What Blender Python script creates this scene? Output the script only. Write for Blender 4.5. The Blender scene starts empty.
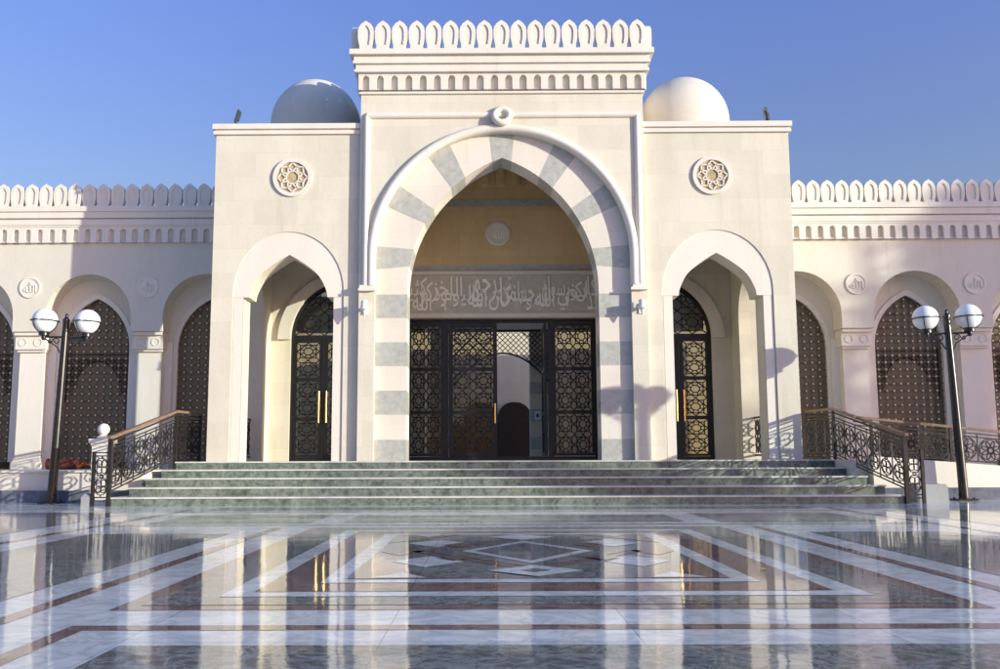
import bpy, bmesh, math, random
from mathutils import Vector, Matrix
from mathutils.geometry import tessellate_polygon
random.seed(7)
PI = math.pi
SC = bpy.context.scene
COL = SC.collection

# ------------------------------------------------------------------ helpers
XS = 1.0                       # size factor used while the arcade wings are built
def xf(p): return (p[0]*XS, p[1]*XS, (p[2] - .86)*XS + .86)
class MB:
    """collects faces and links them as one mesh object"""
    def __init__(s):
        s.v = []; s.f = []; s.m = []; s.cur = 0
    def add(s, pts):
        i = len(s.v); s.v.extend([tuple(p) for p in pts]); return i
    def face(s, pts):
        i = s.add(pts); s.f.append(tuple(range(i, i + len(pts)))); s.m.append(s.cur)
    def fi(s, idx):
        s.f.append(tuple(idx)); s.m.append(s.cur)
    def box(s, x0, x1, y0, y1, z0, z1):
        i = s.add([(x0,y0,z0),(x1,y0,z0),(x1,y1,z0),(x0,y1,z0),(x0,y0,z1),(x1,y0,z1),(x1,y1,z1),(x0,y1,z1)])
        for q in ((0,3,2,1),(4,5,6,7),(0,1,5,4),(1,2,6,5),(2,3,7,6),(3,0,4,7)):
            s.fi([i + k for k in q])
    def prism(s, poly, d0, d1, fn=lambda u, v, d: (u, d, v)):
        n = len(poly)
        a = s.add([fn(u, v, d0) for u, v in poly]); b = s.add([fn(u, v, d1) for u, v in poly])
        for t in tessellate_polygon([[Vector((u, v, 0)) for u, v in poly]]):
            s.fi([a + k for k in t]); s.fi([b + k for k in reversed(t)])
        for k in range(n):
            j = (k + 1) % n
            s.fi([a + k, a + j, b + j, b + k])
    def band(s, A, B, d0, d1, closed=False, fn=lambda u, v, d: (u, d, v)):
        """solid strip between two outlines of equal length"""
        n = len(A)
        a0 = s.add([fn(u, v, d0) for u, v in A]); b0 = s.add([fn(u, v, d0) for u, v in B])
        a1 = s.add([fn(u, v, d1) for u, v in A]); b1 = s.add([fn(u, v, d1) for u, v in B])
        for k in range(n if closed else n - 1):
            j = (k + 1) % n
            s.fi([a0+k, a0+j, b0+j, b0+k]); s.fi([a1+j, a1+k, b1+k, b1+j])
            s.fi([a0+k, a1+k, a1+j, a0+j]); s.fi([b0+j, b1+j, b1+k, b0+k])
        if not closed:
            for k in (0, n - 1):
                s.fi([a0+k, b0+k, b1+k, a1+k])
    def tube(s, pts, r, n=8, closed=False):
        pts = [Vector(p) for p in pts]; m = len(pts)
        rr = r if isinstance(r, (list, tuple)) else [r] * m
        t0 = (pts[1] - pts[0]).normalized()
        up = Vector((0, 1, 0)) if abs(t0.y) < .9 else Vector((1, 0, 0))
        rings = []
        for k in range(m):
            if closed: t = (pts[(k+1) % m] - pts[k-1]).normalized()
            else: t = (pts[min(k+1, m-1)] - pts[max(k-1, 0)]).normalized()
            a = (up - t * up.dot(t)).normalized(); b = t.cross(a)
            rings.append(s.add([pts[k] + (a * math.cos(2*PI*q/n) + b * math.sin(2*PI*q/n)) * rr[k] for q in range(n)]))
        for k in range(m if closed else m - 1):
            i, j = rings[k], rings[(k+1) % m]
            for q in range(n):
                w = (q + 1) % n
                s.fi([i+q, i+w, j+w, j+q])
        if not closed:
            s.fi([rings[0] + q for q in range(n)]); s.fi([rings[-1] + q for q in reversed(range(n))])
    def lathe(s, prof, c, n=24):
        rings = []
        for r, z in prof:
            rings.append(s.add([(c[0] + r*math.cos(2*PI*q/n), c[1] + r*math.sin(2*PI*q/n), c[2] + z) for q in range(n)]))
        for i, j in zip(rings, rings[1:]):
            for q in range(n):
                w = (q + 1) % n
                s.fi([i+q, i+w, j+w, j+q])
        s.fi([rings[0] + q for q in reversed(range(n))]); s.fi([rings[-1] + q for q in range(n)])
    def bar(s, p, q, w, d, out=(0, 1, 0)):
        """square bar from p to q, w wide in the plane, d deep along out"""
        p = Vector(p); q = Vector(q); t = q - p
        if t.length < 1e-5: return
        t.normalize(); o = Vector(out); o = (o - t * o.dot(t)).normalized(); a = t.cross(o) * (w/2); o = o * (d/2)
        i = s.add([p-a-o, p+a-o, p+a+o, p-a+o, q-a-o, q+a-o, q+a+o, q-a+o])
        for k in ((0,1,2,3),(7,6,5,4),(0,4,5,1),(1,5,6,2),(2,6,7,3),(3,7,4,0)):
            s.fi([i + x for x in k])
    def build(s, name, mats, parent=None, smooth=None, loc=None):
        me = bpy.data.meshes.new(name)
        me.from_pydata(s.v if loc is None and XS == 1 else [(x*XS, y*XS, (z - (0 if loc is not None else .86))*XS + (0 if loc is not None else .86)) for x, y, z in s.v], [], s.f)
        if not isinstance(mats, (list, tuple)): mats = [mats]
        for m in mats: me.materials.append(m)
        me.polygons.foreach_set('material_index', s.m)
        bm = bmesh.new(); bm.from_mesh(me)
        bmesh.ops.remove_doubles(bm, verts=bm.verts, dist=1e-5)
        bmesh.ops.recalc_face_normals(bm, faces=bm.faces)
        bm.to_mesh(me); bm.free()
        if smooth is not None:
            me.shade_smooth(); me.set_sharp_from_angle(angle=math.radians(smooth))
        o = bpy.data.objects.new(name, me); COL.objects.link(o)
        if loc is not None: o.location = xf(loc)
        attach(o, parent)
        return o

def attach(o, parent):
    if parent is not None:
        o.parent = parent
        if parent.type == 'EMPTY':
            o.matrix_parent_inverse = Matrix.Translation(-Vector(parent.location))

def tag(o, label=None, cat=None, group=None, kind=None):
    if label: o['label'] = label
    if cat: o['category'] = cat
    if group: o['group'] = group
    if kind: o['kind'] = kind
    return o

def empty(name, loc, label, cat, group=None):
    o = bpy.data.objects.new(name, None); COL.objects.link(o); o.location = loc
    o.empty_display_size = .3
    return tag(o, label, cat, group)

def put_copy(src, loc, parent, rz=0):
    c = src.copy(); COL.objects.link(c); c.parent = parent; c.location = xf(loc); c.rotation_euler = (0, 0, rz)
    return c

def arc_pts(cx, cz, rx, rz, a0, a1, n):
    return [(cx + rx*math.cos(math.radians(a0 + (a1-a0)*k/n)), cz + rz*math.sin(math.radians(a0 + (a1-a0)*k/n))) for k in range(n+1)]

def pointed(cx, z0, w, h, n=12):
    """two-centred arch, left spring to right spring"""
    c = (h*h - w*w) / (2*w); R = w + c; a = math.asin(min(1, h / R))
    if c < 0: a = PI - a if h > R else a
    L = [(cx + c - R*math.cos(a*k/n), z0 + R*math.sin(a*k/n)) for k in range(n+1)]
    return L + [(2*cx - x, z) for x, z in reversed(L[:-1])]

def keel(cx, z0, w, h):
    """low-springing arch whose upper part runs almost straight to the point"""
    P = [(1, 0), (.985, .10), (.95, .20), (.90, .30), (.845, .40), (.77, .50), (.675, .59), (.57, .67), (.45, .75), (.32, .83), (.17, .915), (0, 1)]
    L = [(cx - u*w, z0 + v*h) for u, v in P]
    return L + [(2*cx - x, z) for x, z in reversed(L[:-1])]

# ------------------------------------------------------------------ materials
def new_mat(name):
    m = bpy.data.materials.new(name); m.use_nodes = True
    nt = m.node_tree; b = nt.nodes['Principled BSDF']
    return m, nt, b
def N(nt, t, **kw):
    n = nt.nodes.new(t)
    for k, v in kw.items(): setattr(n, k, v)
    return n
def ramp(nt, stops):
    r = N(nt, 'ShaderNodeValToRGB'); e = r.color_ramp.elements
    while len(e) < len(stops): e.new(.5)
    for k, (p, c) in enumerate(stops):
        e[k].position = p; e[k].color = (*c, 1) if len(c) == 3 else c
    return r
def mixc(nt, a, b, fac, mode='MIX'):
    m = N(nt, 'ShaderNodeMix', data_type='RGBA', blend_type=mode)
    for sock, v in ((m.inputs[0], fac), (m.inputs[6], a), (m.inputs[7], b)):
        if hasattr(v, 'links'): nt.links.new(v, sock)
        elif isinstance(v, (int, float)): sock.default_value = v
        else: sock.default_value = (*v, 1)
    return m.outputs[2]
def plain(name, col, rough=.5, metal=0, noise=.0, nscale=8):
    m, nt, b = new_mat(name)
    b.inputs['Roughness'].default_value = rough; b.inputs['Metallic'].default_value = metal
    b.inputs['Base Color'].default_value = (*col, 1)
    if noise:
        g = N(nt, 'ShaderNodeNewGeometry'); n = N(nt, 'ShaderNodeTexNoise'); n.inputs['Scale'].default_value = nscale; n.inputs['Detail'].default_value = 5
        nt.links.new(g.outputs['Position'], n.inputs['Vector'])
        r = ramp(nt, [(.3, tuple(c*(1-noise) for c in col)), (.7, tuple(min(1, c*(1+noise)) for c in col))])
        nt.links.new(n.outputs[0], r.inputs[0]); nt.links.new(r.outputs[0], b.inputs['Base Color'])
        r2 = ramp(nt, [(.3, (rough*.8,)*3), (.7, (min(1, rough*1.2),)*3)])
        nt.links.new(n.outputs[0], r2.inputs[0]); nt.links.new(r2.outputs[0], b.inputs['Roughness'])
    return m
def stone(name, col, bw=.95, bh=.55, joint=.89, var=.045, rough=.7, stain=.10):
    """ashlar limestone slabs: faint joints, slab-to-slab tone, weather streaks, fine grain"""
    m, nt, b = new_mat(name); L = nt.links.new
    g = N(nt, 'ShaderNodeNewGeometry'); sx = N(nt, 'ShaderNodeSeparateXYZ'); L(g.outputs['Position'], sx.inputs[0])
    ad = N(nt, 'ShaderNodeMath', operation='ADD'); L(sx.outputs[0], ad.inputs[0]); L(sx.outputs[1], ad.inputs[1])
    cb = N(nt, 'ShaderNodeCombineXYZ'); L(ad.outputs[0], cb.inputs[0]); L(sx.outputs[2], cb.inputs[1])
    br = N(nt, 'ShaderNodeTexBrick'); L(cb.outputs[0], br.inputs['Vector'])
    for k, v in (('Scale', 1), ('Mortar Size', .004), ('Mortar Smooth', .3), ('Bias', 0), ('Brick Width', bw), ('Row Height', bh)):
        br.inputs[k].default_value = v
    br.offset = .5
    lo = tuple(c*(1-var) for c in col); hi = tuple(min(1, c*(1+var)) for c in col)
    br.inputs['Color1'].default_value = (*lo, 1); br.inputs['Color2'].default_value = (*hi, 1)
    br.inputs['Mortar'].default_value = (*[c*joint for c in col], 1)
    n = N(nt, 'ShaderNodeTexNoise'); n.inputs['Scale'].default_value = 1.3; n.inputs['Detail'].default_value = 6; n.inputs['Roughness'].default_value = .65
    mp = N(nt, 'ShaderNodeMapping'); mp.inputs['Scale'].default_value = (1, 1, .35); L(g.outputs['Position'], mp.inputs[0]); L(mp.outputs[0], n.inputs['Vector'])
    r = ramp(nt, [(.3, (1-stain, 1-stain*1.15, 1-stain*1.4)), (.62, (1, 1, 1))]); L(n.outputs[0], r.inputs[0])
    c1 = mixc(nt, br.outputs[0], r.outputs[0], 1.0, 'MULTIPLY')
    n2 = N(nt, 'ShaderNodeTexNoise'); n2.inputs['Scale'].default_value = 38; n2.inputs['Detail'].default_value = 4; L(g.outputs['Position'], n2.inputs['Vector'])
    r2 = ramp(nt, [(.3, (.93, .93, .92)), (.7, (1.0, 1.0, 1.0))]); L(n2.outputs[0], r2.inputs[0])
    n3 = N(nt, 'ShaderNodeTexNoise'); n3.inputs['Scale'].default_value = 1; n3.inputs['Detail'].default_value = 4
    mp3 = N(nt, 'ShaderNodeMapping'); mp3.inputs['Scale'].default_value = (5, 5, .28); L(g.outputs['Position'], mp3.inputs[0]); L(mp3.outputs[0], n3.inputs['Vector'])
    r3 = ramp(nt, [(.60, (1, 1, 1)), (.78, (.88, .86, .82))]); L(n3.outputs[0], r3.inputs[0])
    c1 = mixc(nt, c1, r3.outputs[0], 1.0, 'MULTIPLY')
    c2 = mixc(nt, c1, r2.outputs[0], 1.0, 'MULTIPLY')
    L(c2, b.inputs['Base Color']); b.inputs['Roughness'].default_value = rough
    bp = N(nt, 'ShaderNodeBump'); bp.inputs['Strength'].default_value = .25; bp.inputs['Distance'].default_value = .01
    ad2 = N(nt, 'ShaderNodeMath', operation='MULTIPLY_ADD'); L(n2.outputs[0], ad2.inputs[0]); ad2.inputs[1].default_value = .35
    L(br.outputs['Fac'], ad2.inputs[2]); iv = N(nt, 'ShaderNodeMath', operation='MULTIPLY'); iv.inputs[1].default_value = -1; L(br.outputs['Fac'], iv.inputs[0]); L(iv.outputs[0], ad2.inputs[2])
    L(ad2.outputs[0], bp.inputs['Height']); L(bp.outputs[0], b.inputs['Normal'])
    return m
def marble(name, base, vein, scale=1.2, rough=.05, vein_amt=.5, tile=None, wave=0, cloud=.25, ior=1.52):
    m, nt, b = new_mat(name); L = nt.links.new
    g = N(nt, 'ShaderNodeNewGeometry')
    n = N(nt, 'ShaderNodeTexNoise'); n.inputs['Scale'].default_value = scale; n.inputs['Detail'].default_value = 8; n.inputs['Roughness'].default_value = .62; n.inputs['Distortion'].default_value = 1.4
    L(g.outputs['Position'], n.inputs['Vector'])
    r = ramp(nt, [(.44, (0, 0, 0)), (.5, (1, 1, 1)), (.56, (0, 0, 0))]); L(n.outputs[0], r.inputs[0])
    n2 = N(nt, 'ShaderNodeTexNoise'); n2.inputs['Scale'].default_value = scale*2.7; n2.inputs['Detail'].default_value = 7; L(g.outputs['Position'], n2.inputs['Vector'])
    r2 = ramp(nt, [(.3, tuple(c*(1-cloud) for c in base)), (.7, tuple(min(1, c*(1+cloud)) for c in base))]); L(n2.outputs[0], r2.inputs[0])
    f = N(nt, 'ShaderNodeMath', operation='MULTIPLY'); f.inputs[1].default_value = vein_amt; L(r.outputs[0], f.inputs[0])
    c = mixc(nt, r2.outputs[0], vein, f.outputs[0])
    hgt = None
    if tile:
        br = N(nt, 'ShaderNodeTexBrick'); mq = N(nt, 'ShaderNodeMapping'); mq.inputs['Location'].default_value = (.87, .3, 0); L(g.outputs['Position'], mq.inputs[0]); L(mq.outputs[0], br.inputs['Vector']); br.offset = 0
        for k, v in (('Scale', 1), ('Mortar Size', .0035), ('Mortar Smooth', .1), ('Bias', 0), ('Brick Width', tile[0]), ('Row Height', tile[1])):
            br.inputs[k].default_value = v
        br.inputs['Color1'].default_value = (.82, .83, .85, 1); br.inputs['Color2'].default_value = (1, 1, 1, 1); br.inputs['Mortar'].default_value = (.52, .50, .48, 1)
        c = mixc(nt, c, br.outputs[0], 1.0, 'MULTIPLY')
        hgt = br
    L(c, b.inputs['Base Color'])
    b.inputs['IOR'].default_value = ior
    rr = ramp(nt, [(.35, (rough*.5,)*3), (.55, (rough,)*3), (.72, (rough*2.2,)*3)]); n5 = N(nt, 'ShaderNodeTexNoise'); n5.inputs['Scale'].default_value = .9; n5.inputs['Detail'].default_value = 7; n5.inputs['Roughness'].default_value = .7; L(g.outputs['Position'], n5.inputs['Vector']); L(n5.outputs[0], rr.inputs[0]); L(rr.outputs[0], b.inputs['Roughness'])
    if wave:
        w = N(nt, 'ShaderNodeTexNoise'); w.inputs['Scale'].default_value = 2.6; w.inputs['Detail'].default_value = 6; w.inputs['Roughness'].default_value = .6; L(g.outputs['Position'], w.inputs['Vector'])
        # every slab is laid a hair out of true: its own small tilt
        sn = N(nt, 'ShaderNodeVectorMath', operation='SNAP'); sn.inputs[1].default_value = (.62, .62, 1); L(g.outputs['Position'], sn.inputs[0])
        wn = N(nt, 'ShaderNodeTexWhiteNoise'); L(sn.outputs[0], wn.inputs[0])
        sb = N(nt, 'ShaderNodeVectorMath', operation='SUBTRACT'); L(wn.outputs['Color'], sb.inputs[0]); sb.inputs[1].default_value = (.5, .5, .5)
        mu = N(nt, 'ShaderNodeVectorMath', operation='MULTIPLY'); L(sb.outputs[0], mu.inputs[0]); mu.inputs[1].default_value = (.0045, .0045, 0)
        bp = N(nt, 'ShaderNodeBump'); bp.inputs['Strength'].default_value = 1; bp.inputs['Distance'].default_value = wave; L(w.outputs[0], bp.inputs['Height'])
        ad = N(nt, 'ShaderNodeVectorMath', operation='ADD'); L(bp.outputs[0], ad.inputs[0]); L(mu.outputs[0], ad.inputs[1])
        nm = N(nt, 'ShaderNodeVectorMath', operation='NORMALIZE'); L(ad.outputs[0], nm.inputs[0]); L(nm.outputs[0], b.inputs['Normal'])
    return m
def glass(name, tint, ior=1.45, rough=.02):
    m, nt, b = new_mat(name); L = nt.links.new
    out = [n for n in nt.nodes if n.type == 'OUTPUT_MATERIAL'][0]; nt.nodes.remove(b)
    t = N(nt, 'ShaderNodeBsdfTransparent'); t.inputs[0].default_value = (*tint, 1)
    g = N(nt, 'ShaderNodeBsdfGlossy'); g.inputs['Roughness'].default_value = rough
    f = N(nt, 'ShaderNodeFresnel'); f.inputs[0].default_value = ior
    mx = N(nt, 'ShaderNodeMixShader'); L(f.outputs[0], mx.inputs[0]); L(t.outputs[0], mx.inputs[1]); L(g.outputs[0], mx.inputs[2]); L(mx.outputs[0], out.inputs[0])
    return m

M = {}
M['wall'] = stone('limestone_slabs', (.672, .615, .508))
M['wing'] = stone('painted_render', (.672, .618, .525), bw=30, bh=30, joint=1, var=.0, stain=.07)
M['trim'] = stone('carved_white_stone', (.75, .685, .60), bw=40, bh=40, joint=1, var=.0, stain=.07, rough=.6)
M['cream'] = stone('cream_voussoir_stone', (.70, .635, .55), bw=40, bh=.532, joint=.9, var=.02, stain=.08)
M['grey'] = marble('grey_marble_block', (.39, .385, .34), (.48, .475, .44), scale=3.2, rough=.45, vein_amt=.4, cloud=.14)
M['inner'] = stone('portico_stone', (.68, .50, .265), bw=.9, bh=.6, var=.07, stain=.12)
M['court'] = stone('court_stone', (.72, .635, .49))
M['dome'] = stone('dome_stone', (.67, .625, .55), bw=50, bh=50, joint=1, var=.0, stain=.08)
M['green'] = marble('green_marble', (.125, .155, .125), (.34, .37, .30), scale=2.8, rough=.14, vein_amt=.4, cloud=.45, tile=(1.46, 90))
M['tread'] = marble('pale_tread_marble', (.64, .62, .56), (.45, .45, .42), scale=2, rough=.14, vein_amt=.4, cloud=.12, tile=(1.46, 90))
M['fwhite'] = marble('white_floor_marble', (.90, .85, .77), (.54, .52, .50), scale=2.4, rough=.085, vein_amt=.6, tile=(1.24, 1.24), wave=.0011, cloud=.12, ior=1.52)
M['fdark'] = marble('dark_green_floor_marble', (.215, .205, .175), (.56, .55, .50), scale=5, rough=.065, vein_amt=.6, tile=(1.24, 1.24), wave=.0011, cloud=.45, ior=1.72)
M['fred'] = marble('red_floor_marble', (.27, .16, .135), (.45, .34, .30), scale=3, rough=.06, vein_amt=.5, tile=(1.24, 1.24), wave=.0011, cloud=.35, ior=1.72)
M['plinth'] = marble('blue_grey_plinth_marble', (.10, .115, .15), (.2, .22, .26), scale=2, rough=.25, vein_amt=.3, cloud=.3)
M['black'] = plain('black_enamel', (.014, .013, .013), .28, 0, .2)
M['iron'] = plain('dark_wrought_iron', (.030, .025, .022), .42, .3, .25)
M['doormetal'] = plain('dark_bronze_door', (.016, .015, .016), .35, .3, .2)
M['grille'] = plain('bronze_grille', (.17, .13, .085), .45, .35, .25)
M['node'] = plain('brass_stud', (.62, .52, .34), .4, .3, .1)
M['gold'] = plain('polished_brass', (.80, .56, .22), .22, 1)
M['wood'] = plain('varnished_handrail_wood', (.19, .118, .072), .42, 0, .25, 14)
M['door_wood'] = plain('dark_brown_door_wood', (.022, .011, .007), .5, 0, .3)
M['globe'] = plain('opal_globe', (.86, .84, .81), .4)
M['steel'] = plain('grey_floodlight_steel', (.10, .12, .12), .4, .5, .2)
M['whitepaint'] = plain('white_lamp_paint', (.75, .73, .68), .4)
M['carpet'] = plain('red_carpet', (.085, .014, .010), .95, 0, .4, 20)
M['orange'] = plain('orange_patterned_cloth', (.34, .10, .035), .9, 0, .5, 16)
M['engrave'] = plain('inscription_ground', (.50, .455, .36), .7, 0, .12)
M['letter'] = plain('raised_stone_lettering', (.86, .81, .70), .6)
M['pane'] = glass('door_glass', (.66, .61, .52))
def perforated(name, col, hole):
    m, nt, b = new_mat(name); L = nt.links.new
    out = [n for n in nt.nodes if n.type == 'OUTPUT_MATERIAL'][0]
    b.inputs['Base Color'].default_value = (*col, 1); b.inputs['Roughness'].default_value = .5; b.inputs['Metallic'].default_value = .2
    t = N(nt, 'ShaderNodeBsdfTransparent'); mx = N(nt, 'ShaderNodeMixShader'); mx.inputs[0].default_value = hole
    L(b.outputs[0], mx.inputs[1]); L(t.outputs[0], mx.inputs[2]); L(mx.outputs[0], out.inputs[0])
    return m
M['winpane'] = perforated('bronze_mesh', (.32, .265, .18), .32)
M['leaf'] = plain('tree_leaf', (.06, .09, .03), .6, 0, .3)
M['bark'] = plain('tree_bark', (.12, .085, .06), .9, 0, .3)
M['ground'] = plain('outer_ground', (.30, .27, .23), .9, 0, .15, .2)
M['rosedark'] = plain('rosette_ground', (.42, .32, .18), .7, 0, .2)
M['greystone'] = stone('grey_kerb_stone', (.36, .36, .37), bw=9, bh=9, joint=1, var=0, stain=.2)
M['green_pot'] = plain('green_plastic', (.02, .16, .05), .45)
M['paper'] = plain('notice_paper', (.75, .75, .76), .6)
M['ink'] = plain('notice_ink', (.05, .08, .25), .6)

# ------------------------------------------------------------------ arabic lettering
FORMS = {  # isolated, final, initial, medial
 'ا':('\uFE8D','\uFE8E',None,None),'أ':('\uFE83','\uFE84',None,None),'آ':('\uFE81','\uFE82',None,None),'ب':('\uFE8F','\uFE90','\uFE91','\uFE92'),
 'ث':('\uFE99','\uFE9A','\uFE9B','\uFE9C'),'ج':('\uFE9D','\uFE9E','\uFE9F','\uFEA0'),'ح':('\uFEA1','\uFEA2','\uFEA3','\uFEA4'),'خ':('\uFEA5','\uFEA6','\uFEA7','\uFEA8'),
 'د':('\uFEA9','\uFEAA',None,None),'ذ':('\uFEAB','\uFEAC',None,None),'ر':('\uFEAD','\uFEAE',None,None),'س':('\uFEB1','\uFEB2','\uFEB3','\uFEB4'),
 'ق':('\uFED5','\uFED6','\uFED7','\uFED8'),'ف':('\uFED1','\uFED2','\uFED3','\uFED4'),'ك':('\uFED9','\uFEDA','\uFEDB','\uFEDC'),'ل':('\uFEDD','\uFEDE','\uFEDF','\uFEE0'),
 'م':('\uFEE1','\uFEE2','\uFEE3','\uFEE4'),'ن':('\uFEE5','\uFEE6','\uFEE7','\uFEE8'),'ه':('\uFEE9','\uFEEA','\uFEEB','\uFEEC'),'ة':('\uFE93','\uFE94',None,None),
 'و':('\uFEED','\uFEEE',None,None),'ي':('\uFEF1','\uFEF2','\uFEF3','\uFEF4')}
def shape_arabic(t):
    out = []
    for word in t.split(' '):
        if word == 'الله': out.append('\uFDF2'); continue
        w = []
        for i, ch in enumerate(word):
            f = FORMS[ch]
            prev = i > 0 and FORMS[word[i-1]][2] is not None
            nxt = i < len(word) - 1 and f[2] is not None
            w.append(f[3] if prev and nxt else f[1] if prev else f[2] if nxt else f[0])
        out.append(''.join(reversed(w)))
    return ' '.join(reversed(out))
def lettering(text, name, mat, parent, x0, x1, z0, z1, y, depth, gap=None, bold=0):
    c = bpy.data.curves.new('lettering', 'FONT'); c.body = text.replace(' ', '' if gap == 0 else ' '); c.resolution_u = 3; c.extrude = .5; c.offset = bold
    if gap: c.space_word = gap
    o = bpy.data.objects.new('lettering', c); COL.objects.link(o)
    bpy.context.view_layer.update()
    me = bpy.data.meshes.new_from_object(o.evaluated_get(bpy.context.evaluated_depsgraph_get()))
    bpy.data.objects.remove(o); bpy.data.curves.remove(c)
    xs = [v.co.x for v in me.vertices]; ys = [v.co.y for v in me.vertices]
    ax, bx, ay, by = min(xs), max(xs), min(ys), max(ys)
    for v in me.vertices:
        u = (v.co.x - ax) / (bx - ax); w = (v.co.y - ay) / (by - ay)
        v.co = xf((x0 + u*(x1-x0), y - depth*(.5 + v.co.z), z0 + w*(z1-z0)))
    me.materials.clear(); me.materials.append(mat)
    ob = bpy.data.objects.new(name, me); COL.objects.link(ob); attach(ob, parent)
    return ob

# ------------------------------------------------------------------ main measures (metres; camera at x=0, y=0)
L0 = .80                       # landing height
TF = 20.75                     # front of the side towers
PF = 20.62                     # front of the portal
WF = 21.80                     # front of the arcade wings
BW = 24.0                      # back wall of the portico
TX0, TX1, TC = 3.17, 6.45, 4.745
DC = 4.52                      # side doors in the back wall

# ================================================================== SETTING
fl = MB()
fl.box(-60, 60, -25, 60, -.3, -.004)
fl.cur = 0
def sheet(x0, x1, y0, y1, mat, lvl=1):
    fl.cur = mat; z = .002*lvl
    fl.face([(x0, y0, z), (x1, y0, z), (x1, y1, z), (x0, y1, z)])
def sheet2(x0, x1, y0, y1, mat, lvl=1):
    sheet(x0, x1, y0, y1, mat, lvl); sheet(-x1, -x0, y0, y1, mat, lvl)
fl.v, fl.f, fl.m = [], [], []
sheet(-30, 30, -12, 27, 0, 0)                                 # white ground marble
sheet(-2.08, 2.08, -6, 4.56, 1)                               # near dark panel
sheet2(2.42, 2.53, -6, 5.10, 2)
sheet(-2.42, 2.42, 4.96, 5.10, 2)
sheet2(3.35, 4.95, -6, 11.2, 1)                               # dark side panels
sheet2(2.92, 3.04, -6, 12.1, 2)
sheet2(5.35, 5.47, -6, 16.4, 2)
sheet2(6.0, 9.6, 1.5, 8.0, 1); sheet2(6.0, 9.6, 9.0, 15.6, 1); sheet2(10.0, 10.12, -6, 17, 2)
sheet(-2.54, 2.54, 5.60, 12.1, 2, 1)                          # centre panel: red edge, dark band, white-red-white frame
sheet(-2.42, 2.42, 5.78, 11.95, 1, 2)
sheet(-2.05, 2.05, 6.11, 11.6, 0, 3)
sheet(-1.87, 1.87, 6.31, 11.4, 2, 4)
sheet(-1.52, 1.52, 6.73, 10.98, 0, 5)
sheet(-1.36, 1.36, 6.92, 10.8, 1, 6)
def dia(cx, cy, a, b, mat, lvl):
    fl.cur = mat; z = .002*lvl
    fl.face([(cx-a, cy, z), (cx, cy-b, z), (cx+a, cy, z), (cx, cy+b, z)])
def tri(p, mat, lvl):
    fl.cur = mat; fl.face([(x, y, .002*lvl) for x, y in p])
for sx in (-1, 1):
    tri([(sx*1.36, 6.92), (sx*.62, 6.92), (sx*1.36, 8.0)][::sx], 2, 7); tri([(sx*1.36, 10.8), (sx*.62, 10.8), (sx*1.36, 9.75)][::-sx], 2, 7)
    dia(sx*.86, 8.05, .30, .42, 0, 7); dia(sx*.86, 9.72, .30, .42, 0, 7); dia(sx*1.14, 8.88, .2, .36, 2, 7)
    tri([(sx*1.2, 6.95), (sx*.8, 6.95), (sx*1.0, 7.28)][::sx], 0, 8); tri([(sx*1.2, 10.77), (sx*.8, 10.77), (sx*1.0, 10.45)][::sx], 0, 8)
dia(0, 8.88, 1.06, 1.52, 2, 7); dia(0, 8.88, .92, 1.32, 1, 8); dia(0, 8.88, .60, 1.02, 0, 9); dia(0, 8.88, .48, .84, 1, 10)
dia(0, 7.36, .36, .36, 0, 9); dia(0, 10.4, .36, .36, 0, 9); dia(.0, 7.36, .12, .12, 2, 10)
for sx in (-1, 1): dia(sx*.62, 8.30, .16, .24, 2, 11); dia(sx*.62, 9.46, .16, .24, 2, 11)
sheet(-2.3, 2.3, 13.05, 14.6, 1); sheet(-5.3, 5.3, 12.5, 12.62, 2); sheet2(2.75, 4.9, 12.9, 15.2, 1); sheet(-5.3, 5.3, 15.5, 15.62, 2); sheet(-5.1, 5.1, 16.2, 17.0, 1)
floor = fl.build('plaza_floor', [M['fwhite'], M['fdark'], M['fred']])
tag(floor, 'polished marble plaza floor inlaid with white, dark green and red bands', 'floor', kind='structure')
gm = MB(); gm.face([(-900, -900, -.02), (900, -900, -.02), (900, 900, -.02), (-900, 900, -.02)])
tag(gm.build('ground', M['ground']), 'pale ground beyond the marble plaza', 'ground', kind='structure')

# ================================================================== STAIRCASE
st = empty('marble_staircase', (0, 19, 0), 'wide green marble staircase with pale treads climbing to the portal', 'staircase')
HW = [7.30, 7.22, 7.14, 7.06, 6.98]
FR = [17.75 + .66*k for k in range(5)]
for k in range(5):
    b = MB(); z0, z1 = .16*k, .16*(k+1) - .03
    yb = FR[k+1] + .06 if k < 4 else 21.0
    b.box(-HW[k], HW[k], FR[k], yb, z0 if k == 0 else z0 - .02, z1)
    s_ = b.build('step', M['green'], st)
    t = MB(); t.box(-HW[k]-.02, HW[k]+.02, FR[k]-.025, yb if k < 4 else 21.02, z1, z1+.03)
    t.build('tread', M['tread'], s_)
b = MB()
b.box(-6.98, 6.98, 21.02, 24.6, 0, L0); 
for s in (-1, 1):
    x = sorted((s*6.97, s*7.22)); b.box(x[0], x[1], 20.37, 21.78, 0, .5)
b.build('landing', M['tread'], st)

# ================================================================== MOSQUE
mo = empty('mosque_building', (0, 22, 0), 'cream stone mosque with a tall striped arch portal, domed towers and arcaded wings', 'mosque')

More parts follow.
